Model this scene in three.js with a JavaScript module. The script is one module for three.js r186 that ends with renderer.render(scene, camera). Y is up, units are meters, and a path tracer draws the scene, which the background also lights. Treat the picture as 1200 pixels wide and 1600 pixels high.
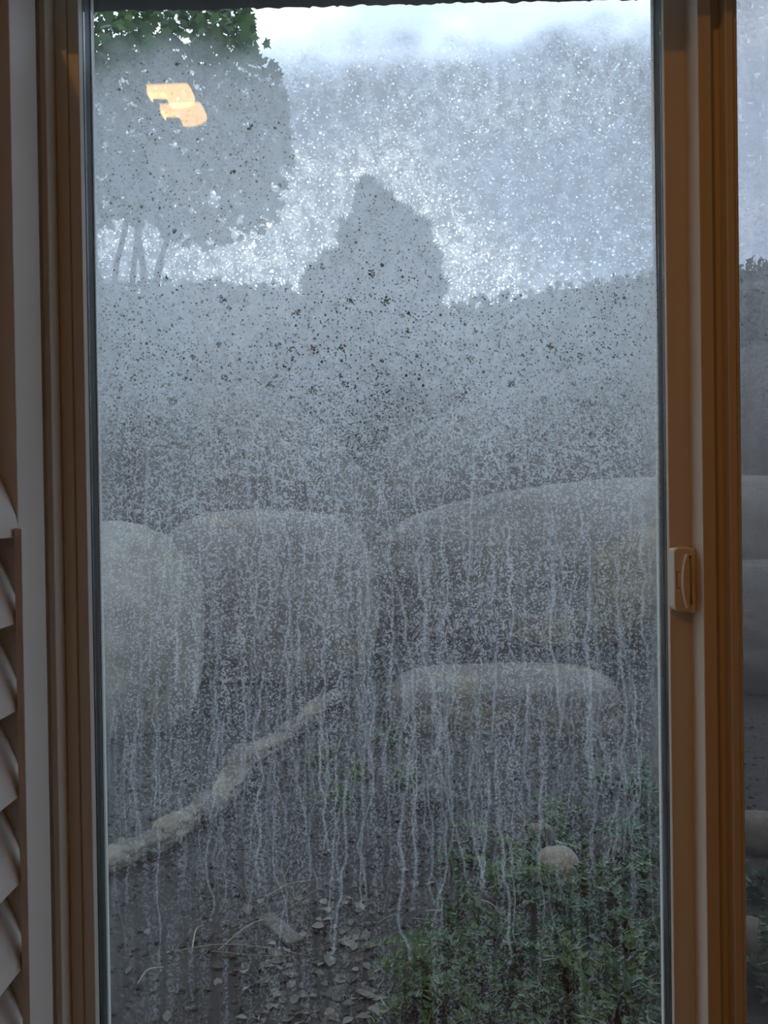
import * as THREE from 'three';
import { mergeGeometries, mergeVertices } from 'three/addons/utils/BufferGeometryUtils.js';
import { RoundedBoxGeometry } from 'three/addons/geometries/RoundedBoxGeometry.js';

// ------------------------------------------------------------------ camera, sky, exposure
const scene = new THREE.Scene();
const F = 1209, EYE = 1.4, CAMZ = 0.83;                 // focal length in picture pixels, eye height, distance to the glass
const camera = new THREE.PerspectiveCamera(67, 1200 / 1600, 0.02, 400);
camera.position.set(0, EYE, CAMZ);
camera.rotation.order = 'YXZ';
camera.rotation.set(-0.0085, 0, -0.0142);
camera.updateMatrixWorld(true);

const renderer = new THREE.WebGLRenderer({ antialias: true });
renderer.toneMapping = THREE.LinearToneMapping;
renderer.toneMappingExposure = 1.74;
renderer.shadowMap.enabled = true;

// seeded randomness and noise
let seed = 12345;
function reseed(n) { seed = n >>> 0; }
function rnd() { seed = (seed + 0x6d2b79f5) | 0; let t = Math.imul(seed ^ (seed >>> 15), 1 | seed); t = (t + Math.imul(t ^ (t >>> 7), 61 | t)) ^ t; return ((t ^ (t >>> 14)) >>> 0) / 4294967296; }
const rr = (a, b) => a + (b - a) * rnd();
const clamp = (x, a = 0, b = 1) => Math.min(b, Math.max(a, x));
const sstep = (a, b, x) => { const t = clamp((x - a) / (b - a)); return t * t * (3 - 2 * t); };
const lerp = (a, b, t) => a + (b - a) * t;
function h2(x, y, s) { let n = Math.imul(x, 374761393) ^ Math.imul(y, 668265263) ^ Math.imul(s, 1274126177); n = Math.imul(n ^ (n >>> 13), 1103515245); n = Math.imul(n ^ (n >>> 16), 2246822519); return ((n ^ (n >>> 15)) >>> 0) / 4294967296; }
function vn(x, y, s = 0) {
  const ix = Math.floor(x), iy = Math.floor(y), fx = x - ix, fy = y - iy, u = fx * fx * (3 - 2 * fx), v = fy * fy * (3 - 2 * fy);
  return lerp(lerp(h2(ix, iy, s), h2(ix + 1, iy, s), u), lerp(h2(ix, iy + 1, s), h2(ix + 1, iy + 1, s), u), v);
}
function vn3(x, y, z, s = 0) { const iz = Math.floor(z), f = z - iz, w = f * f * (3 - 2 * f); return lerp(vn(x, y, s + iz * 31), vn(x, y, s + (iz + 1) * 31), w); }
const fbm3 = (x, y, z, s, o = 4) => { let a = 0.5, t = 0, n = 0; for (let i = 0; i < o; i++) { t += a * vn3(x, y, z, s + i * 7); n += a; a *= 0.5; x *= 2.03; y *= 2.03; z *= 2.03; } return t / n; };
const fbm2 = (x, y, s, o = 4) => { let a = 0.5, t = 0, n = 0; for (let i = 0; i < o; i++) { t += a * vn(x, y, s + i * 7); n += a; a *= 0.5; x *= 2.03; y *= 2.03; } return t / n; };
function curve(pts, x) {
  if (x <= pts[0][0]) return pts[0][1];
  for (let i = 1; i < pts.length; i++) if (x <= pts[i][0]) return lerp(pts[i - 1][1], pts[i][1], (x - pts[i - 1][0]) / (pts[i][0] - pts[i - 1][0]));
  return pts[pts.length - 1][1];
}

const SKY = [17.16, 0.49, 18.27];                                 // where in the cloud field we stand
// overcast sky: layered cloud, thinner and brighter here and there all around
{
  const W = 1024, H = 512, data = new Float32Array(W * H * 4);
  for (let j = 0; j < H; j++) {
    const el = ((j + 0.5) / H - 0.5) * Math.PI;
    for (let i = 0; i < W; i++) {
      const az = ((i + 0.5) / W - 0.5) * 2 * Math.PI, x = Math.cos(az) * Math.cos(el), y = Math.sin(el), z = Math.sin(az) * Math.cos(el);
      const c = fbm3(x * 3.2 + SKY[0], y * 5.5 + SKY[1], z * 3.2 + SKY[2], 3, 5), d = fbm3(x * 1.6 + SKY[2], y * 2.6 + SKY[0], z * 1.6 + SKY[1], 21, 3);
      const bright = sstep(0.40, 0.64, 0.65 * c + 0.35 * d);
      const L = 0.86 + 0.54 * bright;
      const k = (j * W + i) * 4;
      data[k] = L * lerp(0.74, 0.99, bright); data[k + 1] = L * lerp(0.86, 0.99, bright); data[k + 2] = L * lerp(1.07, 1.02, bright); data[k + 3] = 1;
    }
  }
  const sky = new THREE.DataTexture(data, W, H, THREE.RGBAFormat, THREE.FloatType);
  sky.mapping = THREE.EquirectangularReflectionMapping; sky.magFilter = THREE.LinearFilter; sky.needsUpdate = true;
  scene.background = sky; scene.environment = sky;
}

// ------------------------------------------------------------------ helpers
const used = new Map();
function numbered(name) { const n = used.get(name) ?? 0; used.set(name, n + 1); return n ? name + '_' + String(n).padStart(3, '0') : name; }
function mesh(name, geo, mat, parent = scene) {
  const m = new THREE.Mesh(geo, mat); m.name = parent === scene ? numbered(name) : name; m.castShadow = m.receiveShadow = true; parent.add(m); return m;
}
function thing(name, label, category, pos = [0, 0, 0], group) {
  const g = new THREE.Group(); g.name = numbered(name); g.position.set(...pos); g.userData = { label, category }; if (group) g.userData.group = group; scene.add(g); return g;
}
function tag(o, label, category, group) { Object.assign(o.userData, { label, category }); if (group) o.userData.group = group; return o; }
function struct(o, label, category) { o.userData.kind = 'structure'; if (label) o.userData.label = label; if (category) o.userData.category = category; return o; }
function box(x0, x1, y0, y1, z0, z1, r = 0) {
  const g = r ? new RoundedBoxGeometry(x1 - x0, y1 - y0, z1 - z0, 2, r) : new THREE.BoxGeometry(x1 - x0, y1 - y0, z1 - z0);
  return g.translate((x0 + x1) / 2, (y0 + y1) / 2, (z0 + z1) / 2);
}
const plain = (g) => { const n = g.index ? g.toNonIndexed() : g; for (const k of Object.keys(n.attributes)) if (!['position', 'normal', 'uv'].includes(k)) n.deleteAttribute(k); return n; };
const merged = (list) => mergeGeometries(list.map(plain));
// a place seen in picture pixel (u, v), standing d metres in front of the camera
const at = (u, v, d) => new THREE.Vector3((u - 600) / F * d, (800 - v) / F * d, -d).applyMatrix4(camera.matrixWorld);
const std = (r, g, b, rough = 0.9, more = {}) => new THREE.MeshStandardMaterial({ color: new THREE.Color().setRGB(r, g, b), roughness: rough, ...more });
const phys = (r, g, b, rough, more) => new THREE.MeshPhysicalMaterial({ color: new THREE.Color().setRGB(r, g, b), roughness: rough, ...more });

// ------------------------------------------------------------------ materials
const M = {
  vinyl: std(0.74, 0.67, 0.55, 0.45), wall: std(0.74, 0.70, 0.62, 0.9), ceiling: std(0.70, 0.68, 0.63, 0.95), wood: std(0.34, 0.24, 0.15, 0.5),
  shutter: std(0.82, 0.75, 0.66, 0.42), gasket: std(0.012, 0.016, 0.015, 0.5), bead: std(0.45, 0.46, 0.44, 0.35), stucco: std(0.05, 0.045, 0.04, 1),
  glass: phys(1, 1, 1, 0, { transmission: 1, ior: 1.5 }),
  latch: std(0.80, 0.71, 0.58, 0.4), dark: std(0.01, 0.01, 0.01, 0.8), metal: std(0.05, 0.04, 0.035, 0.4, { metalness: 0.8 }),
};

// ------------------------------------------------------------------ room shell
const WX0 = -0.40, WX1 = 1.02, WY0 = 0.55, WY1 = 2.06, ZI = 0.10, ZO = -0.13;
struct(mesh('wall_front', merged([box(-2.3, WX0, 0, 3.3, ZO, ZI), box(WX1, 2.3, 0, 3.3, ZO, ZI), box(WX0, WX1, WY1, 3.3, ZO, ZI), box(WX0, WX1, 0, WY0, ZO, ZI)]), M.wall), 'painted wall around the sliding window', 'wall');
struct(mesh('wall_back', box(-2.3, 2.3, 0, 3.3, 3.0, 3.12), M.wall), 'plain painted wall facing the window', 'wall');
struct(mesh('wall_left', box(-2.42, -2.3, 0, 3.3, ZO, 3.12), M.wall), 'plain painted wall on the shutter side', 'wall');
struct(mesh('wall_right', box(2.3, 2.42, 0, 3.3, ZO, 3.12), M.wall), 'plain painted wall on the screen side', 'wall');
struct(mesh('ceiling', box(-2.42, 2.42, 3.3, 3.42, ZO, 3.12), M.ceiling), 'white painted ceiling with a small lamp', 'ceiling');
struct(mesh('floor', box(-2.42, 2.42, -0.15, 0, ZO, 3.12), M.wood), 'dark wooden floor of the room', 'floor');
struct(mesh('trim_1', box(WX0, WX1, 1.918, WY1, 0.055, ZI, 0.006), M.wall), 'painted lintel board out of view across the head of the window recess, shading the frame top', 'trim');  // out of view, set to shade the top of the window frame
// the ragged dark lintel edge just outside the glass
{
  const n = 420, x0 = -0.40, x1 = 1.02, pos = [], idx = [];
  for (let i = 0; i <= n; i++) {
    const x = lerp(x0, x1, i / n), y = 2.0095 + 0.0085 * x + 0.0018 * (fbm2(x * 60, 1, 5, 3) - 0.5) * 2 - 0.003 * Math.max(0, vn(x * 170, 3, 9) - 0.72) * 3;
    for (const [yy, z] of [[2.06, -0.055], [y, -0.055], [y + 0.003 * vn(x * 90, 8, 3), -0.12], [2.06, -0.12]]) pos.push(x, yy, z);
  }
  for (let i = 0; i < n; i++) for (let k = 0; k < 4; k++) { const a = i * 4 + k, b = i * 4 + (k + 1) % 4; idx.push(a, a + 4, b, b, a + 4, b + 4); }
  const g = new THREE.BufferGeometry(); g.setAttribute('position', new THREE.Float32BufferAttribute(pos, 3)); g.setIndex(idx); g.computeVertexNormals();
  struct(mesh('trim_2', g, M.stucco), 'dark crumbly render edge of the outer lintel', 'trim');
}

// ------------------------------------------------------------------ the fogged sliding window
const win = new THREE.Group(); win.name = 'window_1'; scene.add(win); struct(win, 'cream vinyl window sash with water-streaked fogged glass', 'window');
const VY0 = 0.58, VY1 = 2.03;
const bar = (name, x0, x1, z0, z1, mat, r = 0.0012, parent = win) => mesh(name, box(x0, x1, VY0, VY1, z0, z1, r), mat, parent);
// left side, from the glass outwards
bar('gasket', -0.3150, -0.3125, -0.022, 0.0045, M.gasket, 0);
bar('glazing_bead', -0.3127, -0.3116, -0.0185, -0.0165, M.bead, 0);
bar('sash_stile', -0.3245, -0.3128, -0.03, 0.0160, M.vinyl);
bar('jamb_step', -0.3366, -0.3245, -0.03, 0.0194, M.vinyl);
bar('jamb', -0.3436, -0.3366, -0.03, 0.0420, M.vinyl);
bar('jamb_flange', -0.400, -0.3440, -0.03, 0.0400, M.vinyl);
// right side
bar('gasket', 0.3017, 0.3040, -0.022, 0.003, M.gasket, 0);
bar('glazing_bead', 0.3007, 0.3018, -0.0185, -0.0165, M.bead, 0);
bar('sash_stile', 0.3020, 0.3265, -0.03, 0.0100, M.vinyl);
bar('interlock', 0.3242, 0.3378, -0.03, 0.0430, M.vinyl);
bar('jamb_groove', 0.3378, 0.3507, -0.03, 0.0300, M.vinyl, 0);
bar('jamb_rib', 0.3507, 0.3588, -0.03, 0.0463, M.vinyl);
bar('jamb_lip', 0.3588, 0.3655, -0.03, 0.0420, M.vinyl, 0.003);
mesh('sash_rail', box(-0.3366, 0.3378, 2.004, 2.05, -0.03, 0.012, 0.001), M.vinyl, win);
mesh('sash_rail', box(-0.3366, 0.3378, 0.56, 0.64, -0.03, 0.012, 0.001), M.vinyl, win);
const PX0 = -0.3124, PX1 = 0.3016, PY0 = 0.62, PY1 = 2.01;
mesh('glass_pane', box(PX0, PX1, PY0, PY1, -0.001, 0.003), M.glass, win);
const outerPane = mesh('glass_pane', box(PX0, PX1, -0.695, 0.695, -0.002, 0.002), M.glass, win);
outerPane.position.set(0, 1.315, -0.0125); outerPane.rotation.set(-0.0086, -0.0073, 0);

// the water film on the outside of the glass: beads and runs, denser above, broken into specks and streaks below
const FD = CAMZ + 0.0155;                                 // distance of the film
const TX = 0.0005;                                        // metres in a texel
const SH = 0.696, FW = Math.round((PX1 - PX0) / TX), FH = Math.round(SH / TX);
const toU = (x) => 600 + x / FD * F, toV = (y) => 790 + (EYE - y) / FD * F;
const rolled = (u, v) => { const a = 0.0142, x = u - 600, y = v - 800; return [600 + x * Math.cos(a) - y * Math.sin(a), 800 + x * Math.sin(a) + y * Math.cos(a)]; };
const cover = [[-60, 0.04], [18, 0.05], [45, 0.12], [62, 0.28], [82, 0.55], [105, 0.76], [140, 0.87], [300, 0.90], [450, 0.87], [540, 0.76], [620, 0.61], [700, 0.45], [760, 0.345], [820, 0.27], [900, 0.22], [1000, 0.19], [1100, 0.155], [1200, 0.12], [1300, 0.088], [1400, 0.062], [1500, 0.045], [1800, 0.036]];
const GH = FH * 2, runs = new Float32Array(FW * GH), drop = new Float32Array(FW * GH);   // rows from the bottom up
const rowOf = (v) => Math.round((EYE - (v - 790) * FD / F - PY0) / TX), colOf = (u) => Math.round(((u - 600) * FD / F - PX0) / TX);
{
  reseed(77);
  const px = F / FD * TX;                                 // picture pixels in a texel
  const stamp = (arr, c, r, rad, val) => { const R = Math.ceil(rad); for (let j = -R; j <= R; j++) for (let i = -R; i <= R; i++) { const x = c + i, y = r + j; if (x < 0 || y < 0 || x >= FW || y >= GH) continue; const d = Math.hypot(i, j) / rad; if (d < 1) { const k = y * FW + x; arr[k] = Math.max(arr[k], val * (1 - d * d)); } } };
  const run = (u, v0, len, width, val) => {
    let x = u, drift = 0;
    for (let v = v0; v < v0 + len; v += 0.7) {
      drift = drift * 0.93 + rr(-0.17, 0.17) + (rnd() < 0.008 ? rr(-1.0, 1.0) : 0); x += drift * 0.5;
      const fade = sstep(0, 30, v - v0) * sstep(0, 18, v0 + len - v) ;
      stamp(runs, Math.round(((x - 600) * FD / F - PX0) / TX), rowOf(v), width / px * rr(0.6, 1.15), val * fade * rr(0.55, 1));
    }
    stamp(runs, Math.round(((x - 600) * FD / F - PX0) / TX), rowOf(v0 + len), width / px * 1.4, val);
  };
  const main = [[385, 690, 90], [470, 700, 300], [395, 780, 190], [440, 800, 250], [520, 760, 420], [545, 770, 330], [596, 740, 420], [650, 730, 260], [697, 720, 240], [617, 900, 520], [668, 960, 220], [700, 1080, 260], [735, 1130, 220], [775, 990, 160], [790, 800, 180], [868, 820, 300], [922, 900, 260], [905, 760, 160], [965, 860, 330], [1000, 780, 240], [410, 1040, 300], [455, 980, 180], [340, 980, 200], [325, 1290, 130], [240, 1090, 160], [215, 1080, 210], [430, 1230, 220], [465, 1180, 180], [555, 1010, 350], [580, 1050, 330], [540, 1200, 260], [640, 1150, 200], [780, 1240, 230], [690, 1250, 170], [830, 1050, 180], [860, 900, 200], [740, 700, 200], [230, 700, 120], [285, 860, 190], [258, 850, 160], [850, 1200, 130], [985, 1040, 190], [930, 1090, 130], [570, 830, 260], [500, 1100, 200]];
  for (const [u, v, len] of main) { const [a, b] = rolled(u, v); run(a, b, len * 1.15, rr(1.9, 2.9), rr(0.20, 0.30)); }
  for (let i = 0; i < 46; i++) { const [a, b] = rolled(rr(170, 1030), rr(980, 1260)); run(a, b, rr(90, 260), rr(1.6, 2.5), rr(0.13, 0.24)); }
  for (let i = 0; i < 260; i++) { const v = 520 + 700 * Math.pow(rnd(), 0.75), [a, b] = rolled(rr(150, 1035), v); run(a, b, rr(60, 300), rr(1.2, 2.0), rr(0.07, 0.15)); }
  // larger beads: clear, ringed patches
  const big = [[388, 196, 6], [362, 268, 5], [340, 538, 5], [433, 540, 6], [492, 545, 8], [533, 541, 7], [602, 470, 8], [580, 427, 6], [547, 470, 6], [346, 466, 7], [268, 625, 8], [246, 657, 9], [345, 674, 8], [490, 608, 9], [797, 712, 8], [852, 625, 8], [850, 681, 8], [916, 630, 7], [945, 672, 8], [907, 556, 6], [472, 757, 8], [803, 735, 7], [662, 833, 8], [345, 754, 10], [212, 810, 8], [384, 710, 8], [735, 560, 6], [800, 600, 7], [860, 540, 6], [640, 640, 7], [720, 655, 7], [460, 492, 6], [700, 968, 9], [715, 990, 9], [680, 995, 9], [910, 970, 9], [812, 970, 8], [655, 680, 7], [560, 720, 8], [770, 1010, 9], [880, 980, 7], [930, 960, 8], [740, 905, 7], [850, 915, 8], [740, 1022, 8], [455, 545, 5], [270, 360, 4], [420, 350, 4], [350, 590, 6], [420, 600, 6], [540, 600, 6]];
  for (const [u, v, r] of big) {
    const [a, b] = rolled(u, v), n = Math.round(r * 2.6);
    for (let i = 0; i < n; i++) { const t = rr(0, 6.28), q = r * Math.sqrt(rnd()) * 0.95; stamp(drop, colOf(a + Math.cos(t) * q), rowOf(b + Math.sin(t) * q), rr(1.0, 1.9) / px, rr(0.7, 1)); }
    if (v > 500) stamp(runs, colOf(a + rr(-2, 2)), rowOf(b - r * 1.2), r * 0.7 / px, 0.16);
  }
  // small beads: clear specks through the milky film, crowded lower down
  const dots = [[40, 0.0], [110, 0.006], [300, 0.010], [430, 0.014], [520, 0.020], [620, 0.028], [720, 0.036], [900, 0.042], [1100, 0.036], [1300, 0.028], [1620, 0.022]];
  for (let i = 0; i < 90000; i++) {
    const u = rr(146, 1042), v = rr(0, 1640); if (rnd() > curve(dots, v) / 0.042 * (0.55 + 0.9 * vn(u / 40, v / 60, 23))) continue;
    const r = 0.95 + 1.0 * Math.pow(rnd(), 3) + (rnd() < 0.025 ? rr(0.8, 2.0) : 0);
    stamp(drop, colOf(u), rowOf(v), r / px, rr(0.45, 1) * (v < 430 ? 0.8 : 1));
  }
}
const filmGroups = [];
for (let part = 0; part < 2; part++) {
  const data = new Float32Array(FW * FH * 4);
  for (let j = 0; j < FH; j++) {
    const row = j + part * FH, y = PY0 + (row + 0.5) * TX, v0 = toV(y);
    for (let i = 0; i < FW; i++) {
      const x = PX0 + (i + 0.5) * TX, u0 = toU(x);
      // where the film lies on the pane, with a ragged upper rim
      const v = v0 + 0.0142 * (u0 - 600) * 0 + 34 * (vn(u0 / 38, v0 / 30, 11) - 0.5) * sstep(200, 60, v0) + 60 * (vn(u0 / 130, v0 / 90, 12) - 0.5) + (v0 < 200 ? 10 * sstep(420, 700, u0) : 0);
      let C = curve(cover, v);
      C += 0.10 * (fbm2(u0 / 120, v0 / 160, 14, 3) - 0.5) * sstep(0.05, 0.3, C);
      C += 0.10 * sstep(700, 850, v0) * (vn(u0 / 7, v0 / 150, 15) - 0.5) + 0.06 * sstep(600, 800, v0) * (vn(u0 / 3.2, v0 / 90, 16) - 0.5);
      const side = Math.max(sstep(180, 150, u0), sstep(990, 1030, u0));      // smoother film along the gaskets
      const k = row * FW + i, a1 = u0 * 0.8 + v0 * 0.6, b1 = v0 * 0.8 - u0 * 0.6;
      const a2 = u0 * 0.53 + v0 * 0.85, b2 = v0 * 0.53 - u0 * 0.85, n1 = vn(a1 / 1.55, b1 / 1.55, 17), n4 = vn(a2 / 2.0, b2 / 2.0, 27), n2 = vn(b1 / 4.2, a1 / 4.2, 18), n3 = vn(u0 / 11, v0 / 15, 19);
      const low = 0.78 * sstep(500, 900, v0), grain = (n1 - 0.5) * 0.75 + (n4 - 0.5) * 0.75 + (n2 - 0.5) * 0.45;
      const full = Math.min(0.95, C * 1.9 + 0.04), thr = -0.21 * Math.log(clamp(C / full, 0.02, 0.98) / (1 - clamp(C / full, 0.02, 0.98))) / 1.7;
      const bead = full * sstep(thr - 0.16, thr + 0.16, grain);
      let c = lerp(C * (1 + grain * 0.3), bead, low * (1 - 0.7 * side)) * (1 - 0.2 * (n3 - 0.5));
      const dr = drop[k];
      if (dr > 0) c *= 1 - clamp(dr * 1.5) * (1 - 0.5 * side);
      const st = runs[k];
      if (st > 0) c = 1 - (1 - Math.max(c, C * 0.7)) * (1 - st * (0.6 + 0.6 * n1));
      data[(j * FW + i) * 4] = data[(j * FW + i) * 4 + 1] = data[(j * FW + i) * 4 + 2] = Math.sqrt(clamp(c, 0, 0.97)) / 0.29; data[(j * FW + i) * 4 + 3] = 1;
    }
  }
  const t = new THREE.DataTexture(data, FW, FH, THREE.RGBAFormat, THREE.FloatType);
  t.magFilter = THREE.LinearFilter; t.needsUpdate = true;
  filmGroups.push(phys(0.80, 0.925, 1.0, 0.29, { transmission: 1, ior: 1.33, specularIntensity: 0.1, roughnessMap: t, side: THREE.DoubleSide }));
}
{
  const lo = new THREE.PlaneGeometry(PX1 - PX0, SH).translate((PX0 + PX1) / 2, PY0 + SH / 2 - 1.315, 0), hi = lo.clone().translate(0, SH, 0);
  const g = mergeGeometries([lo, hi], true);
  const film = mesh('condensation', g, filmGroups, outerPane);
  film.position.z = -0.0030; film.userData.label = 'milky beads and runs of water on the glass'; film.userData.kind = 'stuff';
}

// the latch on the right stile
{
  const l = new THREE.Group(); l.name = 'latch'; win.add(l); l.userData.label = 'cream plastic sash latch with a curved pull lever';
  l.position.set(0.3128, 1.318, 0.010);
  const H = 0.064, W = 0.0100;
  const s = new THREE.Shape(); s.moveTo(-W, -H / 2 + 0.006); s.quadraticCurveTo(-W, -H / 2, -W + 0.006, -H / 2); s.lineTo(W, -H / 2 - 0.001); s.lineTo(W, H / 2 - 0.004); s.quadraticCurveTo(W, H / 2, W - 0.004, H / 2); s.lineTo(-W + 0.0035, H / 2); s.quadraticCurveTo(-W, H / 2, -W, H / 2 - 0.004); s.closePath();
  const hole = new THREE.Path(); hole.moveTo(0.0006, -H / 2 + 0.005); hole.lineTo(W - 0.0018, -H / 2 + 0.005); hole.lineTo(W - 0.0018, H / 2 - 0.006); hole.lineTo(0.0006, H / 2 - 0.006); hole.closePath(); s.holes.push(hole);
  mesh('latch_body', new THREE.ExtrudeGeometry(s, { depth: 0.013, bevelEnabled: true, bevelThickness: 0.0022, bevelSize: 0.0015, bevelSegments: 3, curveSegments: 8 }), M.latch, l);
  mesh('slot_floor', box(0, W - 0.0014, -H / 2 + 0.004, H / 2 - 0.005, 0, 0.004), M.dark, l).userData.label = 'black slot behind the lever';
  mesh('slot_insert', box(0.0018, W - 0.0016, -H / 2 + 0.0125, H / 2 - 0.0145, 0.003, 0.0125, 0.001), M.latch, l);
  const lv = new THREE.Shape(); lv.moveTo(0.0005, -H / 2 + 0.004); lv.quadraticCurveTo(-0.0042, -0.012, -0.0030, 0.008); lv.quadraticCurveTo(-0.0016, 0.022, 0.0010, H / 2 - 0.006); lv.quadraticCurveTo(0.0020, H / 2 - 0.007, 0.0024, H / 2 - 0.012); lv.lineTo(0.0026, -H / 2 + 0.008); lv.quadraticCurveTo(0.002, -H / 2 + 0.004, 0.0005, -H / 2 + 0.004);
  const lever = mesh('pull_lever', new THREE.ExtrudeGeometry(lv, { depth: 0.008, bevelEnabled: true, bevelThickness: 0.0014, bevelSize: 0.0009, bevelSegments: 3, curveSegments: 12 }), M.latch, l);
  lever.position.set(-0.0012, 0, 0.0130);
  const fr = (w, h, t) => merged([box(-w, w, h - t, h, 0, 0.0005), box(-w, w, -h, -h + t, 0, 0.0005), box(-w, -w + t, -h, h, 0, 0.0005)]);
  mesh('button_seam', fr(0.0042, 0.0088, 0.0005), M.metal, l).position.set(-0.0048, 0.0002, 0.0151);
  mesh('button', box(-0.0037, 0.004, -0.0083, 0.0083, 0, 0.0009, 0.0004), M.latch, l).position.set(-0.0048, 0.0002, 0.0150);
}

// ------------------------------------------------------------------ the neighbouring sash and its insect screen
{
  const w2 = new THREE.Group(); w2.name = 'window_2'; scene.add(w2); struct(w2, 'neighbouring window sash behind the insect screen', 'window');
  mesh('sash_stile', box(0.955, 1.02, VY0, VY1, -0.10, 0.02, 0.002), M.vinyl, w2);
  mesh('sash_rail', box(0.34, 1.0, 2.01, 2.06, -0.10, 0.02, 0.002), M.vinyl, w2);
  mesh('sash_rail', box(0.34, 1.0, 0.55, 0.62, -0.10, 0.02, 0.002), M.vinyl, w2);
  mesh('glass_pane', box(0.345, 0.96, 0.615, 2.015, -0.050, -0.046), M.glass, w2);
  // a lighter, even mist with a few beads
  const W = 640, H = 1400, data = new Float32Array(W * H * 4);
  for (let j = 0; j < H; j++) for (let i = 0; i < W; i++) {
    const y = 0.615 + j * 0.001, v = toV(y) + 50 * (vn(i / 60, j / 80, 31) - 0.5);
    const C = curve([[0, 0.50], [430, 0.48], [560, 0.36], [720, 0.17], [870, 0.06], [1100, 0.03], [1600, 0.02]], v);
    const n = vn(i / 2.2, j / 2.4, 32), n2 = vn(i / 7, j / 90, 33);
    const c = clamp(C * (0.75 + 0.5 * n) * (0.85 + 0.3 * n2) * (vn(i / 4, j / 4, 35) > 0.9 ? 0.4 : 1), 0, 0.9);
    const k = (j * W + i) * 4; data[k] = data[k + 1] = data[k + 2] = Math.sqrt(c) / 0.29; data[k + 3] = 1;
  }
  const t = new THREE.DataTexture(data, W, H, THREE.RGBAFormat, THREE.FloatType); t.magFilter = THREE.LinearFilter; t.needsUpdate = true;
  const film = mesh('condensation', new THREE.PlaneGeometry(0.615, 1.4).translate(0.6525, 1.315, -0.0525), phys(0.88, 0.94, 1.0, 0.29, { transmission: 1, ior: 1.33, specularIntensity: 0.1, roughnessMap: t, side: THREE.DoubleSide }), w2);
  film.userData.label = 'thin mist on the neighbouring glass'; film.userData.kind = 'stuff';
  const sc = thing('insect_screen', 'fine grey insect screen mesh stretched beside the sash with the latch', 'screen', [0, 0, 0]);
  const X0 = 0.352, X1 = 0.95, Y0 = 0.625, Y1 = 2.005, Z = -0.078, P = 0.0014, q = 0.00014, pos = [], idx = [];
  const quad = (x0, x1, y0, y1, z) => { const n = pos.length / 3; pos.push(x0, y0, z, x1, y0, z, x1, y1, z, x0, y1, z); idx.push(n, n + 1, n + 2, n, n + 2, n + 3); };
  const strip = (x0, x1, y0, y1, vert) => { quad(x0, x1, y0, y1, Z + q); if (vert) { const n = pos.length / 3; pos.push(x0, y0, Z + q, x0, y0, Z - q, x0, y1, Z - q, x0, y1, Z + q, x1, y0, Z + q, x1, y0, Z - q, x1, y1, Z - q, x1, y1, Z + q); idx.push(n, n + 1, n + 2, n, n + 2, n + 3, n + 4, n + 5, n + 6, n + 4, n + 6, n + 7); } };
  for (let x = X0; x < X1; x += P) strip(x - q, x + q, Y0, Y1, true);
  for (let y = Y0; y < Y1; y += P) strip(X0, X1, y - q, y + q, false);
  const g = new THREE.BufferGeometry(); g.setAttribute('position', new THREE.Float32BufferAttribute(pos, 3)); g.setIndex(idx); g.computeVertexNormals();
  const m = mesh('screen_mesh', g, std(0.10, 0.10, 0.11, 0.6, { side: THREE.DoubleSide }), sc); m.userData.kind = 'stuff';
  const fb = (n, a) => mesh(n, box(...a, 0.0015), M.metal, sc);
  fb('frame_bar', [0.343, 0.353, 0.615, 2.012, -0.084, -0.070]); fb('frame_bar', [0.946, 0.956, 0.615, 2.012, -0.084, -0.070]);
  fb('frame_bar', [0.343, 0.956, 0.615, 0.627, -0.084, -0.070]); fb('frame_bar', [0.343, 0.956, 2.003, 2.014, -0.084, -0.070]);
}

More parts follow.
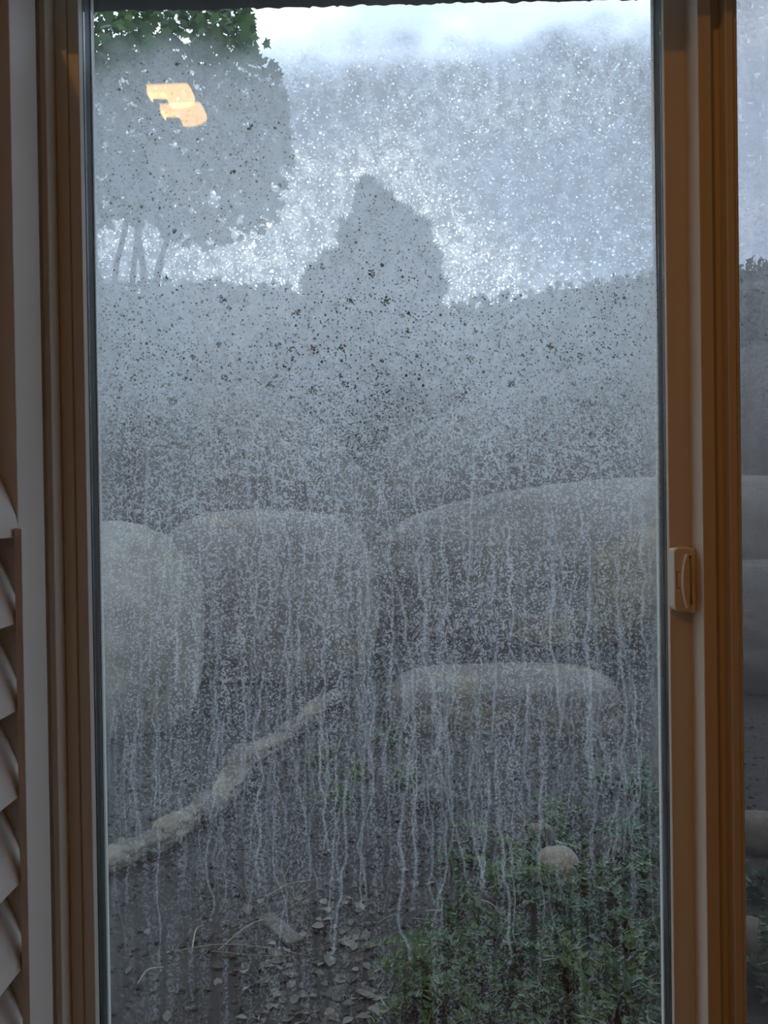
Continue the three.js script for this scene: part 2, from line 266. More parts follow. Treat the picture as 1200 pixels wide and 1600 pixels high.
// ------------------------------------------------------------------ plantation shutter folded open beside the window
{
  const sh = thing('plantation_shutter', 'cream louvred shutter panel folded open against the window frame, lower slats tilted', 'shutter');
  const XF = -0.342, XB = -0.370, Y0 = 0.62, Y1 = 1.915, D0 = 0.78, D1 = 0.722;            // depths from the camera
  const z = (d) => CAMZ - d;
  mesh('stile', box(XB, XF, Y0, Y1, z(D0), z(D1), 0.002), M.shutter, sh);
  mesh('stile', box(XB, XF, Y0, Y1, z(0.31), z(0.255), 0.002), M.shutter, sh);
  mesh('rail', box(XB, XF, Y0, Y0 + 0.09, z(D1), z(0.31), 0.002), M.shutter, sh);
  mesh('rail', box(XB, XF, Y1 - 0.03, Y1, z(D1), z(0.31), 0.002), M.shutter, sh);
  const s = new THREE.Shape(), w = 0.0445, th = 0.0052;                                    // lens-shaped slat section
  s.moveTo(-w, 0); s.quadraticCurveTo(0, th * 2, w, 0.0012); s.quadraticCurveTo(w + 0.001, 0, w, -0.0012); s.quadraticCurveTo(0, -th * 2, -w, 0);
  const L = D1 - 0.31 - 0.002, geo = new THREE.ExtrudeGeometry(s, { depth: L, bevelEnabled: false, curveSegments: 10 });
  const put = (yc, ang, x = -0.3565) => { const m = mesh('slat', geo, M.shutter, sh); m.position.set(x, yc, z(D1) + 0.001); m.rotation.z = -ang; };
  for (let i = 0; i < 9; i++) { const nose = 1.3755 - i * 0.0795; if (nose - 0.03 > Y0 + 0.09) put(nose + 0.0415, 1.20); }
  for (let i = 0; i < 5; i++) put(1.508 + i * 0.0795, 1.53, -0.3655);
  const back = thing('plantation_shutter', 'unseen second louvred shutter panel behind the first, slats closed to block the lamp', 'shutter');  // unseen second panel, placed to keep lamp light off the left frame
  mesh('stile', box(-0.398, -0.374, Y0, Y1, z(D0), z(D1), 0.002), M.shutter, back); mesh('stile', box(-0.398, -0.374, Y0, Y1, z(0.31), z(0.255), 0.002), M.shutter, back);
  mesh('rail', box(-0.398, -0.374, Y0, Y0 + 0.05, z(D1), z(0.31), 0.002), M.shutter, back); mesh('rail', box(-0.398, -0.374, Y1 - 0.05, Y1, z(D1), z(0.31), 0.002), M.shutter, back);
  for (let i = 0; i < 16; i++) { const m = mesh('slat', geo, M.shutter, back); m.position.set(-0.3865, Y0 + 0.078 + i * 0.0765, z(D1) + 0.001); m.rotation.z = -1.5; }
  mesh('tilt_rod', box(-0.3395, -0.3325, 0.70, 1.384, z(0.719), z(0.708), 0.0012), M.shutter, sh);
}

// ------------------------------------------------------------------ small lamp out of view, mirrored in the panes and lighting the frame
{
  const D = CAMZ + 1.4, k = D / F;                                                          // size of a picture pixel at its mirror image
  const c = at(232, 136, D);                                                              // its mirror image stands here; the lamp itself is on this side of the glass
  const lamp = thing('out_of_view_lamp', 'small warm frosted glass lamp out of view, mirrored in the panes and lighting the frame', 'lamp', [c.x, c.y, 1.4]);
  const s = new THREE.Shape(); s.moveTo(0, -1.5 * k); s.lineTo(0.5 * k, -14 * k); s.lineTo(2.5 * k, -16 * k); s.lineTo(3 * k, -11 * k); s.lineTo(30 * k, -13 * k); s.lineTo(33 * k, -27 * k);
  s.quadraticCurveTo(52 * k, -29 * k, 65 * k, -22 * k); s.quadraticCurveTo(74 * k, -14 * k, 62 * k, 0); s.lineTo(0, -1.5 * k);
  const shade = mesh('lamp_shade', new THREE.ExtrudeGeometry(s, { depth: 0.03, bevelEnabled: true, bevelThickness: 0.004, bevelSize: 0.002, bevelSegments: 2, curveSegments: 12 }), std(0.9, 0.8, 0.6, 0.6, { emissive: new THREE.Color().setRGB(1, 0.56, 0.17), emissiveIntensity: 6.5 }), lamp);
  shade.userData.label = 'glowing amber glass shade';
  mesh('arm', box(0.06, 0.072, 0.006, 3.3 - c.y - 0.01, 0.01, 0.022, 0.001), M.metal, lamp);
  mesh('ceiling_plate', new THREE.CylinderGeometry(0.045, 0.05, 0.014, 32).translate(0.066, 3.3 - c.y - 0.0075, 0.016), M.metal, lamp);
  const p = new THREE.PointLight(new THREE.Color().setRGB(1, 0.42, 0.10), 0.28); p.name = 'lamp_bulb'; p.position.set(46 * k, -12 * k, 0.015); p.castShadow = true; p.shadow.radius = 1.2; lamp.add(p);
}

// ------------------------------------------------------------------ ground and hills
const groundY = (x, z) => 0.06 * (fbm2(x * 0.8 + 3, z * 0.8, 41, 3) - 0.5) + 0.05 * (fbm2(x * 4, z * 4, 42, 2) - 0.5) + 0.05 * Math.max(0, -z - 5.5) - 0.04;
function sheet(x0, x1, nx, z0, z1, nz, f, pow = 1) {
  const pos = [], idx = [], uv = [];
  for (let j = 0; j <= nz; j++) for (let i = 0; i <= nx; i++) { const x = lerp(x0, x1, i / nx), z = lerp(z0, z1, Math.pow(j / nz, pow)); pos.push(x, f(x, z), z); uv.push(x, z); }
  for (let j = 0; j < nz; j++) for (let i = 0; i < nx; i++) { const a = j * (nx + 1) + i, b = a + nx + 1; idx.push(a, a + 1, b, a + 1, b + 1, b); }
  const g = new THREE.BufferGeometry(); g.setAttribute('position', new THREE.Float32BufferAttribute(pos, 3)); g.setAttribute('uv', new THREE.Float32BufferAttribute(uv, 2)); g.setIndex(idx); g.computeVertexNormals(); return g;
}
function paint(g, f) { const p = g.attributes.position, c = new Float32Array(p.count * 3); for (let i = 0; i < p.count; i++) c.set(f(p.getX(i), p.getY(i), p.getZ(i)), i * 3); g.setAttribute('color', new THREE.BufferAttribute(c, 3)); return g; }
const vcol = (rough = 1, more = {}) => new THREE.MeshStandardMaterial({ vertexColors: true, roughness: rough, ...more });
{
  const g = paint(sheet(-9, 9, 220, -0.13, -14, 200, groundY, 1.6), (x, y, z) => { const n = fbm2(x * 3, z * 3, 43, 4), m = fbm2(x * 14, z * 14, 44, 2); const t = 0.6 * n + 0.4 * m; return [lerp(0.006, 0.036, t), lerp(0.0057, 0.032, t), lerp(0.005, 0.026, t)]; });
  struct(mesh('ground', g, vcol()), 'dark garden soil strewn with litter below the window', 'ground');
  // rock-strewn banks and the wooded ridge behind
  const ridge = [[-200, 430], [0, 440], [150, 446], [300, 450], [430, 455], [500, 466], [620, 486], [700, 489], [780, 478], [860, 460], [940, 454], [1030, 454], [1160, 440], [1300, 420], [1500, 415]];
  const DR = 62;
  const hill = (x, z) => { const d = CAMZ - z, u = 600 + x / d * F, top = EYE + (790 - curve(ridge, u)) / F * DR, t = sstep(11, DR, d); return lerp(0.2, top - 1.2, t) + 1.4 * (fbm2(x * 0.25, z * 0.25, 46, 4) - 0.5) * t - Math.max(0, d - DR) * 0.6; };
  const hg = paint(sheet(-48, 48, 200, -10.5, -80, 120, hill), (x, y, z) => { const n = fbm2(x * 0.5, z * 0.5, 47, 4), m = fbm2(x * 2.5, z * 2.5, 48, 3); return [lerp(0.015, 0.055, n * 0.5 + m * 0.5), lerp(0.018, 0.052, n * 0.5 + m * 0.5), lerp(0.014, 0.038, n * 0.5 + m * 0.5)]; });
  struct(mesh('hillside', hg, vcol()), 'scrubby hillside rising to a ridge behind the garden', 'hill');
  const bank = (u0, u1, pts, d, name, label) => {
    const x = (u) => (u - 600) / F * d, nx = 110, nz = 26, pos = [], idx = [];
    for (let j = 0; j <= nz; j++) for (let i = 0; i <= nx; i++) {
      const u = lerp(u0, u1, i / nx), t = j / nz, top = EYE + (790 - curve(pts, u)) / F * d, a = t * Math.PI * 0.8;
      const s = Math.sin(Math.min(a, Math.PI / 2)), back = t > 0.625 ? (t - 0.625) * 8 : 0;
      pos.push(x(u), lerp(-0.1, top, s) - back * 0.5 + 0.3 * (fbm2(x(u) * 0.9, t * 6, 50 + d, 3) - 0.5) * t, CAMZ - d + 3.2 * Math.cos(Math.min(a, Math.PI / 2)) - back + 0.5 * (fbm2(x(u) * 0.6, t * 5, 60 + d, 3) - 0.5));
    }
    for (let j = 0; j < nz; j++) for (let i = 0; i < nx; i++) { const p = j * (nx + 1) + i, q = p + nx + 1; idx.push(p, p + 1, q, p + 1, q + 1, q); }
    const g = new THREE.BufferGeometry(); g.setAttribute('position', new THREE.Float32BufferAttribute(pos, 3)); g.setIndex(idx); g.computeVertexNormals();
    paint(g, (a, b, c) => { const n = fbm3(a * 0.7, b * 0.7, c * 0.7, 51, 4), m = fbm3(a * 4, b * 4, c * 4, 52, 3), t = 0.5 * n + 0.5 * m; return [lerp(0.03, 0.10, t), lerp(0.03, 0.09, t), lerp(0.026, 0.075, t)]; });
    struct(mesh(name, g, vcol(1, { side: THREE.DoubleSide })), label, 'hill');
  };
  bank(-160, 620, [[-160, 540], [150, 552], [250, 585], [380, 610], [470, 645], [540, 700], [620, 800]], 15, 'rocky_bank', 'bare bank sloping down towards the conifers on the broad-leaved tree side');
  bank(520, 1500, [[520, 800], [600, 690], [760, 620], [900, 580], [1030, 566], [1200, 548], [1500, 540]], 17, 'rocky_bank', 'bare bank climbing away behind the widest boulder');
}

// ------------------------------------------------------------------ boulders and stones
function rock(w, h, d, s, detail = 5, sq = 2.6, rough = 0.10) {
  let g = new THREE.IcosahedronGeometry(1, detail); g.deleteAttribute('uv'); g.deleteAttribute('normal'); g = mergeVertices(g, 1e-4);
  const p = g.attributes.position, v = new THREE.Vector3();
  for (let i = 0; i < p.count; i++) {
    v.fromBufferAttribute(p, i);
    const r = Math.pow(Math.pow(Math.abs(v.x), sq) + Math.pow(Math.abs(v.y), sq) + Math.pow(Math.abs(v.z), sq), -1 / sq);
    const n = 1 + rough * 2.2 * (fbm3(v.x * 1.3 + s, v.y * 1.3, v.z * 1.3 + s * 2, s, 3) - 0.5) + rough * 0.7 * (fbm3(v.x * 5 + s, v.y * 5, v.z * 5, s + 4, 3) - 0.5) + rough * 0.35 * (fbm3(v.x * 18, v.y * 18, v.z * 18, s + 9, 2) - 0.5);
    v.multiplyScalar(r * n); p.setXYZ(i, v.x * w / 2, (v.y * 0.5 + 0.5) * h - 0.03 * h, v.z * d / 2);
  }
  g.computeVertexNormals(); return g;
}
const rockPaint = (g, s, tint, f = 3) => paint(g, (x, y, z) => { const n = fbm3(x * f + s, y * f, z * f, s + 3, 4), m = fbm3(x * f * 6, y * f * 6, z * f * 6, s + 5, 3), lichen = sstep(0.62, 0.72, fbm3(x * f * 1.7, y * f * 1.7, z * f * 1.7, s + 8, 4)), t = 0.55 + 0.5 * n + 0.4 * (m - 0.5); return [0, 1, 2].map((k) => tint[k] * t * lerp(1, [1.35, 1.25, 1.0][k], lichen)); });
const stoneMat = vcol(0.95);
function boulder(u, vTop, vBase, width, d, depthSize, s, tint, label, opts = {}) {
  const b = at(u, vBase, d), h = (vBase - vTop) / F * d * (opts.h ?? 1), w = width / F * d;
  const g = rockPaint(rock(w, h, depthSize, s, opts.detail ?? 24, opts.sq ?? 2.8, opts.rough ?? 0.09), s, tint, 3 / Math.max(0.4, w));
  const m = mesh(opts.name ?? 'boulder', g, stoneMat); m.position.copy(b); m.rotation.y = opts.turn ?? 0; if (opts.tilt) m.rotation.z = opts.tilt;
  return tag(m, label, opts.category ?? 'boulder', opts.group);
}
boulder(160, 812, 1165, 310, 5.3, 1.1, 3, [0.23, 0.208, 0.168], 'pale rounded boulder standing nearest the shutter', { sq: 2.5 });
boulder(415, 786, 1072, 350, 6.9, 1.2, 8, [0.16, 0.146, 0.126], 'broad flat-topped grey boulder beside the pale rounded one', { sq: 3.0 });
boulder(1000, 742, 1040, 850, 8.6, 2.2, 15, [0.15, 0.136, 0.115], 'widest boulder, domed, behind the long low slab', { sq: 2.6, tilt: 0.05 });
boulder(785, 1042, 1160, 345, 5.2, 0.8, 22, [0.11, 0.099, 0.081], 'long low stone slab lying in front of the widest boulder', { sq: 4.2, rough: 0.06 });
boulder(1215, 868, 1100, 330, 6.3, 1.3, 31, [0.12, 0.113, 0.10], 'rounded boulder seen through the insect screen', { sq: 2.5 });
const st = (u, vT, vB, w, s, tint, label) => boulder(u, vT, vB, w, (EYE + 0.03) * F / (vB - 790), w / F * 2.6, s, tint, label, { name: 'stone', category: 'stone', detail: 12, rough: 0.07 });
st(873, 1324, 1388, 64, 41, [0.20, 0.165, 0.115], 'tan rounded stone among the green weeds');
st(843, 1287, 1322, 46, 43, [0.10, 0.088, 0.065], 'small brown stone half hidden behind the tan one');
st(962, 1306, 1345, 44, 45, [0.07, 0.062, 0.05], 'dull brown stone under the weeds');
st(985, 1300, 1322, 22, 47, [0.10, 0.085, 0.065], 'pebble-sized pale stone beside a dull brown one');
st(672, 1225, 1262, 52, 49, [0.06, 0.053, 0.045], 'flat grey stone on bare soil below the slab');
st(1190, 1268, 1330, 74, 51, [0.13, 0.105, 0.08], 'brown stone outside the insect screen');
st(1172, 1436, 1508, 66, 53, [0.13, 0.11, 0.08], 'rounded tan stone low outside the insect screen');
// pale edging running back across the garden: stone after stone
{
  const path = [[170, 1335], [205, 1322], [240, 1306], [272, 1288], [296, 1272], [320, 1256], [346, 1232], [364, 1206], [374, 1182], [400, 1166], [432, 1148], [460, 1128], [485, 1106], [512, 1088]];
  reseed(91);
  const tints = [[0.17, 0.143, 0.10], [0.115, 0.10, 0.075], [0.085, 0.075, 0.059]];
  path.forEach(([u, v], i) => {
    const d = (EYE + 0.02) * F / (v + 12 - 790), n = path[Math.min(i + 1, path.length - 1)], q = path[Math.max(i - 1, 0)];
    const a = at(u, v + 12, d), dn = (EYE + 0.02) * F / (n[1] + 12 - 790), dq = (EYE + 0.02) * F / (q[1] + 12 - 790), bn = at(n[0], n[1] + 12, dn), bq = at(q[0], q[1] + 12, dq);
    const dir = bn.clone().sub(bq), len = dir.length() / (n === path[i] || q === path[i] ? 1 : 2);
    const m = mesh('edging_stone', rockPaint(rock(len * rr(1.2, 1.5), rr(0.06, 0.09), rr(0.085, 0.15), 60 + i, 10, 5, 0.3), 60 + i, tints[i % 3], 14), stoneMat);
    m.position.copy(a); m.position.y -= 0.02; m.rotation.set(rr(-0.12, 0.12), Math.atan2(-dir.z, dir.x) + rr(-0.2, 0.2), rr(-0.08, 0.08), 'YXZ'); const look = ['pale tan', 'dull tan', 'greyish'][i % 3]; tag(m, `${look} rough stone in the curved garden edging`, 'stone', `${look} stones of the curved garden edging`);
  });
}

// ------------------------------------------------------------------ trees
function leafGeo(size, fold = 0.15) {                       // five-lobed leaf
  const pts = [[0, 0], [0.10, 0.06], [0.42, -0.06], [0.34, 0.18], [0.62, 0.42], [0.36, 0.44], [0.30, 0.62], [0.16, 0.56], [0, 1]];
  const outline = [...pts, ...pts.slice(1, -1).reverse().map(([x, y]) => [-x, y])], pos = [0, 0.36 * size, 0], idx = [];
  for (const [x, y] of outline) pos.push(x * size, y * size, -Math.abs(x) * size * fold);
  for (let i = 0; i < outline.length; i++) idx.push(0, 1 + i, 1 + (i + 1) % outline.length);
  const g = new THREE.BufferGeometry(); g.setAttribute('position', new THREE.Float32BufferAttribute(pos, 3)); g.setIndex(idx); g.computeVertexNormals(); return g;
}
const leafMat = (r, g, b) => phys(r, g, b, 0.95, { transmission: 0.35, side: THREE.DoubleSide });
function tube(pts, r0, r1, seg = 12, rad = 7) {
  const c = new THREE.CatmullRomCurve3(pts), g = new THREE.TubeGeometry(c, seg, 1, rad), p = g.attributes.position, o = new THREE.Vector3(), v = new THREE.Vector3();
  for (let i = 0; i <= seg; i++) { c.getPointAt(i / seg, o); const r = lerp(r0, r1, i / seg); for (let k = 0; k <= rad; k++) { const n = i * (rad + 1) + k; v.fromBufferAttribute(p, n).sub(o).multiplyScalar(r).add(o); p.setXYZ(n, v.x, v.y, v.z); } }
  g.computeVertexNormals(); return g;
}
const bark = std(0.07, 0.06, 0.05, 0.95);
{
  reseed(5);
  const D = 7.2, base = at(215, 1040, D); base.y = -0.05;
  const tree = thing('broadleaf_tree', 'leafy broad-leaved tree with lobed leaves and several thin stems', 'tree', base.toArray());
  const local = (u, v, dz = 0) => { const p = at(u, v, D); p.z += dz; return p.sub(base); };
  const stems = [[[215, 1040], [185, 700], [158, 440], [175, 300], [150, 100]], [[215, 1040], [205, 700], [196, 440], [205, 330], [240, 120]], [[215, 1040], [225, 720], [240, 450], [262, 350], [330, 180]], [[215, 1040], [218, 730], [228, 440], [215, 340], [180, 60]], [[215, 1040], [200, 760], [172, 460], [145, 380], [90, 200]], [[215, 1040], [228, 760], [258, 450], [290, 385], [390, 280]]];
  stems.forEach((p, i) => mesh('trunk', tube(p.map(([u, v], k) => local(u, v, k === 0 ? 0 : (i - 2.5) * 0.12 * k / 2)), 0.06, 0.012, 16, 7), bark, tree));
  const right = [[-400, 330], [-100, 365], [0, 385], [30, 392], [60, 402], [100, 428], [150, 447], [200, 453], [250, 453], [300, 447], [330, 425], [352, 395], [372, 320], [384, 285]];
  const bottom = [[-200, 330], [100, 340], [150, 338], [200, 345], [240, 352], [285, 380], [330, 372], [400, 350], [440, 330], [460, 300]];
  const inside = (u, v) => v < curve(bottom, u) && u < curve(right, v) && u > -180 && v > -380;
  const variants = [leafGeo(0.105), leafGeo(0.125, 0.3), leafGeo(0.09, 0.05)], mats = [leafMat(0.045, 0.105, 0.018), leafMat(0.06, 0.13, 0.02), leafMat(0.035, 0.08, 0.018)];
  const rest = [[], [], []], o = new THREE.Object3D(); let parts = 0;
  for (let i = 0; i < 15000; i++) {
    const u = rr(-180, 470), v = rr(-380, 395); if (!inside(u, v)) continue;
    const e = Math.min(curve(right, v) - u, curve(bottom, u) - v, 200), half = 0.15 + 0.95 * Math.sqrt(clamp(e / 160));
    if (u < 300 && v > 330 && rnd() < 0.35) continue;
    const clump = fbm2(u / 34, v / 34, 71, 2); if (clump < 0.31) continue;
    o.position.copy(local(u, v, rr(-half, half))); o.rotation.set(rr(-0.9, 0.9), rr(-1, 1), Math.PI + rr(-1.1, 1.1), 'YXZ'); o.scale.setScalar(rr(0.7, 1.15)); o.updateMatrix();
    const k = Math.floor(rnd() * 3);
    if (parts < 300 && v > -5 && v < 120 && u > 125) { const m = mesh('leaf', variants[k], mats[Math.floor(rnd() * 3)], tree); m.position.copy(o.position); m.rotation.copy(o.rotation); m.scale.copy(o.scale); parts++; }
    else rest[Math.floor(rnd() * 3)].push(variants[k].clone().applyMatrix4(o.matrix));
  }
  rest.forEach((r, i) => { const m = mesh('foliage', mergeGeometries(r), mats[i], tree); m.userData.kind = 'stuff'; });
}
function conifer(u, vBase, d, s, clumps, label) {
  reseed(s);
  const base = at(u, vBase, d), k = d / F, t = thing('conifer', label, 'tree', base.toArray());
  const spot = (cu, cv) => new THREE.Vector3((cu - u) * k, (vBase - cv) * k, 0);
  mesh('trunk', tube([new THREE.Vector3(0, -1, 0), spot(u, vBase - 80), spot(clumps[0][0], clumps[0][1])], 0.28, 0.03, 10, 7), bark, t);
  const sprig = [], o = new THREE.Object3D(), L = 0.42, pos = [], idx = [], sp = new THREE.BufferGeometry();
  for (const [a, w] of [[-0.5, 0.05], [-0.2, 0.06], [0.1, 0.06], [0.42, 0.05]]) { const n = pos.length / 3, x = Math.sin(a), y = Math.cos(a); pos.push(-w * y, w * x, 0, w * y, -w * x, 0.02, x * L, y * L, 0.03); idx.push(n, n + 1, n + 2); }
  sp.setAttribute('position', new THREE.Float32BufferAttribute(pos, 3)); sp.setIndex(idx); sp.computeVertexNormals();
  for (const [cu, cv, r] of clumps) {
    mesh('bough', tube([spot(u, Math.min(vBase, cv + r * 1.6)), spot((u + cu) / 2, cv + r), spot(cu, cv)], 0.06, 0.02, 6, 5), bark, t);
    const c = spot(cu, cv), R = r * k, n = Math.round(r * r * 0.75) + 60;
    for (let i = 0; i < n; i++) {
      const a = rr(0, 6.28), y = rr(-1, 1), q = Math.sqrt(1 - y * y), e = R * Math.pow(rnd(), 0.28) * (0.8 + 0.45 * fbm2(a * 1.4 + cu, y * 2.4, 80 + s, 2));
      o.position.set(c.x + Math.cos(a) * q * e, c.y + y * e, Math.sin(a) * q * e * 0.9); o.rotation.set(rr(-0.8, 0.8), rr(-3, 3), rr(-1.3, 1.3)); o.scale.setScalar(rr(0.5, 1.15)); o.updateMatrix(); sprig.push(sp.clone().applyMatrix4(o.matrix));
    }
  }
  const m = mesh('foliage', mergeGeometries(sprig), phys(0.02, 0.04, 0.018, 0.95, { transmission: 0.15, side: THREE.DoubleSide }), t); m.userData.kind = 'stuff';
}
conifer(600, 640, 26, 6, [[579, 300, 13], [584, 318, 22], [592, 345, 34], [568, 378, 32], [618, 362, 32], [648, 372, 26], [600, 400, 48], [660, 412, 30], [560, 430, 40], [620, 450, 56], [668, 455, 26], [590, 500, 60], [650, 510, 48], [600, 570, 70]], 'tall irregular conifer with a narrow top standing against the sky');
conifer(520, 640, 21, 23, [[522, 428, 22], [508, 450, 26], [535, 455, 26], [520, 490, 36], [500, 530, 36], [540, 540, 40]], 'low spreading conifer at the foot of the tall one');
// scrub on the hillside: too much to count
{
  reseed(17);
  const sp = leafGeo(0.6, 0.3), N = 9000, im = new THREE.InstancedMesh(sp, phys(0.028, 0.042, 0.02, 0.95, { transmission: 0.2, side: THREE.DoubleSide }), N), o = new THREE.Object3D(), col = new THREE.Color();
  const hillMesh = scene.getObjectByName('hillside'), p = hillMesh.geometry.attributes.position, nx = 201;
  let n = 0;
  while (n < N) {
    const k = Math.floor(rnd() * p.count), x = p.getX(k), y = p.getY(k), z = p.getZ(k);
    if (z > -16 || z < -66 || fbm2(x * 0.3, z * 0.3, 90, 3) < 0.42) continue;
    const c = Math.min(6, N - n);
    for (let i = 0; i < c; i++) { o.position.set(x + rr(-0.6, 0.6), y + rr(-0.1, 0.75), z + rr(-0.6, 0.6)); o.rotation.set(rr(-3, 3), rr(-3, 3), rr(-3, 3)); o.scale.setScalar(rr(0.6, 1.3)); o.updateMatrix(); im.setMatrixAt(n, o.matrix); im.setColorAt(n, col.setRGB(rr(0.7, 1.4), rr(0.8, 1.2), rr(0.6, 1.1))); n++; }
  }
  im.name = 'hillside_scrub'; im.castShadow = im.receiveShadow = true; im.userData = { kind: 'stuff', label: 'dark scrub covering the hillside up to the ridge', category: 'scrub' }; scene.add(im);
}

// ------------------------------------------------------------------ weeds, litter, stalks
const GY = (p) => { p.y = groundY(p.x, p.z); return p; };
const onGround = (u, v) => GY(at(u, v, (EYE + 0.04) * F / (v - 790)));
{
  const weedMats = [leafMat(0.022, 0.070, 0.014), leafMat(0.016, 0.056, 0.020), leafMat(0.046, 0.088, 0.014)];
  const stemMat = std(0.07, 0.10, 0.03, 0.8);
  function weed(s) {
    reseed(s); const leaves = [], stems = [], o = new THREE.Object3D();
    const lf = new THREE.BufferGeometry(); lf.setAttribute('position', new THREE.Float32BufferAttribute([0, 0, 0, 0.32, 0.35, 0.06, 0, 1, 0, -0.32, 0.35, 0.06], 3)); lf.setIndex([0, 1, 2, 0, 2, 3]); lf.computeVertexNormals();
    const ns = 9 + Math.floor(rnd() * 5);
    for (let i = 0; i < ns; i++) {
      const a = rr(0, 6.28), lean = rr(0.3, 1.9), L = rr(0.12, 0.32), dir = new THREE.Vector3(Math.cos(a) * lean, 1, Math.sin(a) * lean).normalize();
      const p0 = new THREE.Vector3(rr(-0.03, 0.03), -0.02, rr(-0.03, 0.03)), p2 = p0.clone().addScaledVector(dir, L), p1 = p0.clone().lerp(p2, 0.5); p1.y += 0.03; p2.y -= lean * 0.05;
      const c = new THREE.CatmullRomCurve3([p0, p1, p2]); stems.push(new THREE.TubeGeometry(c, 6, 0.0016, 4));
      for (let k = 2; k < 13; k++) for (const side of [-1, 1]) {
        c.getPoint(k / 13, o.position); o.rotation.set(rr(0.3, 1.5), -a + side * rr(0.7, 1.3), rr(-0.6, 0.6) + side * 0.9, 'YXZ'); o.scale.setScalar(rr(0.035, 0.08) * (1 - k / 20)); o.updateMatrix(); leaves.push(lf.clone().applyMatrix4(o.matrix));
      }
    }
    return [mergeGeometries(stems), mergeGeometries(leaves)];
  }
  const kinds = [weed(201), weed(202), weed(203), weed(204)];
  reseed(55);
  const spots = [[905, 1425], [960, 1395], [1010, 1420], [880, 1480], [940, 1470], [1000, 1490], [830, 1500], [775, 1470], [745, 1540], [800, 1560], [870, 1550], [930, 1560], [990, 1570], [720, 1590], [690, 1555], [850, 1610], [930, 1625], [1010, 1630], [1025, 1350], [985, 1370], [1000, 1250], [950, 1240], [870, 1285], [815, 1345], [730, 1350], [800, 1410], [850, 1380], [640, 1590], [770, 1630], [510, 1195], [560, 1215], [540, 1260], [1020, 1290], [640, 1230], [610, 1170], [1190, 1410], [1180, 1560], [710, 1460], [1040, 1540], [900, 1330]];
  spots.forEach(([u, v], i) => {
    const p = onGround(u, v), k = kinds[i % 4], w = thing('weed_plant', v < 1290 ? 'low green weed in the bare soil nearer the boulders' : 'feathery green weed in the patch around the tan stone', 'plant', p.toArray(), v < 1290 ? 'weeds nearer the boulders' : 'weeds around the tan stone');
    if (u > 1150) { w.userData.label = 'green weed growing outside the insect screen'; w.userData.group = 'weeds outside the screen'; }
    w.rotation.y = rr(0, 6.28); w.scale.setScalar(v < 1290 ? rr(0.7, 1.0) : rr(0.75, 1.25));
    const tone = Math.floor(rnd() * 3), look = ['mid green', 'bluish green', 'yellowish green'][tone]; w.userData.label = w.userData.label.replace('green', look); w.userData.group = look + ' ' + w.userData.group;
    mesh('stems', k[0], stemMat, w); mesh('foliage', k[1], weedMats[tone], w);
  });
  // fallen leaves
  const fl = [0.05, 0.062, 0.042].map((s) => { const g = new THREE.BufferGeometry(); g.setAttribute('position', new THREE.Float32BufferAttribute([0, 0, 0, 0.3 * s, 0.08 * s, 0.3 * s, 0.36 * s, 0.12 * s, 0.62 * s, 0, 0.02 * s, s, -0.34 * s, 0.16 * s, 0.6 * s, -0.3 * s, 0.1 * s, 0.28 * s], 3)); g.setIndex([0, 2, 1, 0, 3, 2, 0, 4, 3, 0, 5, 4]); g.computeVertexNormals(); return g; });
  const fm = [std(0.10, 0.091, 0.071, 0.9, { side: THREE.DoubleSide }), std(0.062, 0.054, 0.04, 0.9, { side: THREE.DoubleSide }), std(0.135, 0.122, 0.098, 0.9, { side: THREE.DoubleSide }), std(0.04, 0.034, 0.026, 0.9, { side: THREE.DoubleSide })];
  reseed(31);
  let n = 0;
  while (n < 230) {
    const u = n < 170 ? 330 + 290 * Math.sqrt(rnd()) - 60 * rnd() : rr(170, 1030), v = n < 170 ? 1390 + 215 * Math.pow(rnd(), 0.8) : rr(1180, 1600);
    const p = onGround(u, v), tone = Math.floor(rnd() * 4), m = mesh('fallen_leaf', fl[n % 3], fm[tone]);
    m.position.copy(p); m.position.y += 0.006; m.rotation.set(rr(-0.5, 0.5), rr(0, 6.28), rr(-0.4, 0.4)); m.scale.setScalar(rr(0.5, 1.0));
    const look = ['grey-tan', 'dull brown', 'pale beige', 'dark brown'][tone]; tag(m, `small ${look} dry leaf fallen on the soil`, 'leaf', `${look} fallen leaves on the soil`); n++;
  }
  // dry stalks
  const straw = [std(0.26, 0.22, 0.15, 0.7), std(0.13, 0.11, 0.075, 0.8)];
  const stalks = [[[416, 1396], [450, 1388], [485, 1373]], [[338, 1368], [375, 1385], [390, 1400]], [[285, 1487], [340, 1490], [410, 1485], [480, 1497]], [[300, 1488], [306, 1465], [316, 1446]], [[330, 1490], [400, 1507], [455, 1495], [540, 1478]], [[645, 1448], [680, 1468], [722, 1488]], [[692, 1400], [688, 1415], [698, 1433], [664, 1438]], [[785, 1408], [820, 1408], [852, 1408]], [[430, 1437], [500, 1400], [560, 1360]], [[340, 1490], [390, 1460], [430, 1435]], [[444, 1368], [458, 1350], [470, 1338]], [[590, 1452], [615, 1450], [632, 1448]], [[820, 1500], [825, 1480], [840, 1462]], [[795, 1520], [790, 1545], [800, 1590]], [[820, 1590], [815, 1560], [830, 1500]], [[720, 1600], [722, 1570], [726, 1540]], [[590, 1560], [610, 1545], [625, 1528]], [[690, 1520], [700, 1545], [706, 1580]], [[745, 1415], [770, 1430], [790, 1445]], [[1160, 1515], [1180, 1522], [1200, 1530]], [[640, 1310], [652, 1302], [668, 1300]], [[525, 1190], [530, 1172], [536, 1155]], [[505, 1320], [512, 1306], [520, 1290]], [[380, 1120], [392, 1128], [402, 1133]], [[215, 1535], [230, 1525], [255, 1512]], [[770, 1290], [778, 1308], [786, 1322]]];
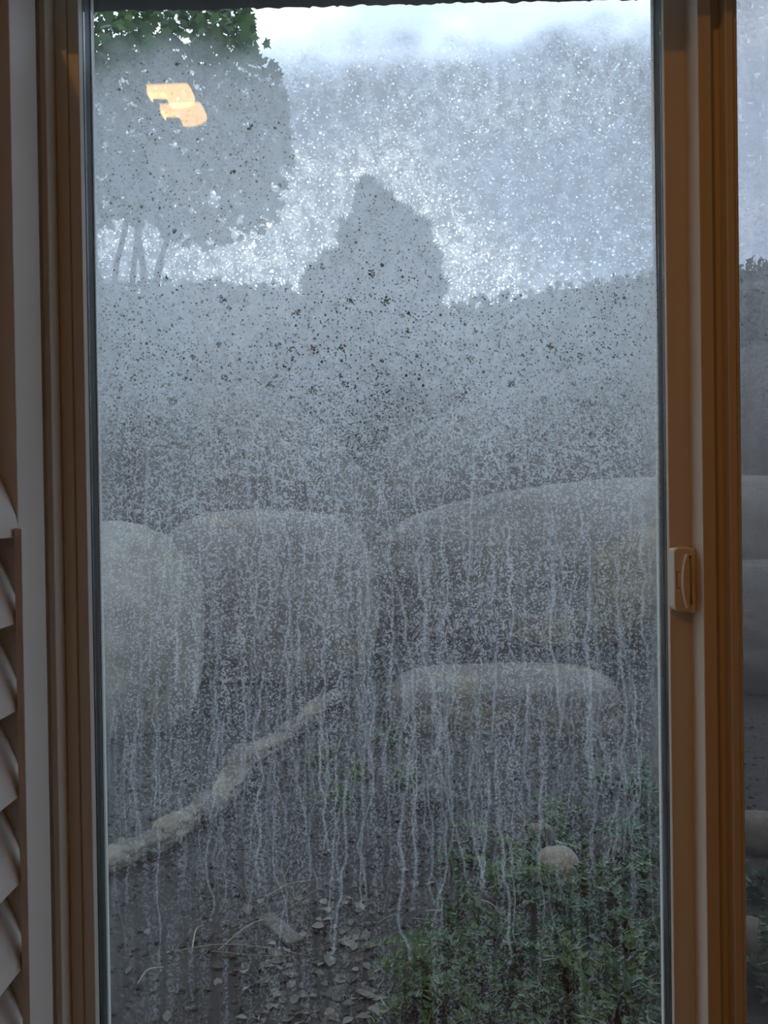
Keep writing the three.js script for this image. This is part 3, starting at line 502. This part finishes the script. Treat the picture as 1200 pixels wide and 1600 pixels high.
  stalks.forEach((p, i) => {
    const pts = p.map(([u, v], k) => { const q = onGround(u, v); q.y += 0.012 + 0.02 * (k === 1 ? 1 : 0); return q; }), b = pts[0].clone();
    const m = mesh('dry_stalk', tube(pts.map((q) => q.clone().sub(b)), 0.0028, 0.0014, 14, 5), straw[i % 3 === 0 ? 0 : 1]); m.position.copy(b);
    const pale = i % 3 === 0 ? 'pale straw' : 'dull brown';
    tag(m, i === 19 ? 'dry straw stalk outside the insect screen' : i === 6 ? 'hooked dry straw stalk curling back on itself' : `thin ${pale} stalk lying on the soil`, 'stalk', i === 19 || i === 6 ? undefined : `${pale} stalks on the soil`);
  });
  // crumbs of bark, soil and leaf too small to count
  const crumb = new THREE.BufferGeometry(); crumb.setAttribute('position', new THREE.Float32BufferAttribute([0, 0, 0, 0.5, 0.12, 0.1, 0.35, 0.02, 0.6, -0.1, 0.2, 0.5, 0.2, 0.3, 0.3], 3)); crumb.setIndex([0, 4, 1, 1, 4, 2, 2, 4, 3, 3, 4, 0, 0, 1, 2, 0, 2, 3]); crumb.computeVertexNormals();
  reseed(63);
  const NC = 16000, im = new THREE.InstancedMesh(crumb, std(0.042, 0.037, 0.029, 0.95, { side: THREE.DoubleSide }), NC), o = new THREE.Object3D(), col = new THREE.Color();
  for (let i = 0; i < NC; i++) { const z = -0.6 - 6.5 * Math.pow(rnd(), 1.3), x = rr(-1, 1) * (0.6 + 0.55 * -z); o.position.set(x, groundY(x, z) - 0.003, z); o.rotation.set(rr(-0.5, 0.5), rr(0, 6.28), rr(-0.5, 0.5)); o.scale.setScalar(0.012 + 0.04 * Math.pow(rnd(), 3)); o.updateMatrix(); im.setMatrixAt(i, o.matrix); const t = Math.pow(rnd(), 2.5) * 2 + 0.25; im.setColorAt(i, col.setRGB(t, t * rr(0.92, 1.05), t * rr(0.8, 1))); }
  im.name = 'ground_litter'; im.castShadow = im.receiveShadow = true; im.userData = { kind: 'stuff', label: 'crumbs of bark and soil strewn over the ground', category: 'litter' }; scene.add(im);
  // a broken piece of timber
  const a = onGround(418, 1440), b = onGround(462, 1478), len = a.distanceTo(b) * 1.15, g = new RoundedBoxGeometry(len, 0.02, 0.055, 2, 0.006), p = g.attributes.position;
  for (let i = 0; i < p.count; i++) p.setY(i, p.getY(i) + 0.004 * (vn(p.getX(i) * 40, p.getZ(i) * 60, 8) - 0.5));
  g.computeVertexNormals();
  const w = mesh('wood_scrap', g, std(0.07, 0.058, 0.045, 0.9)); w.position.copy(a).lerp(b, 0.5); w.position.y += 0.02; w.rotation.y = Math.atan2(-(b.z - a.z), b.x - a.x);
  tag(w, 'broken strip of weathered timber among the fallen leaves', 'wood');
}
renderer.render(scene, camera);
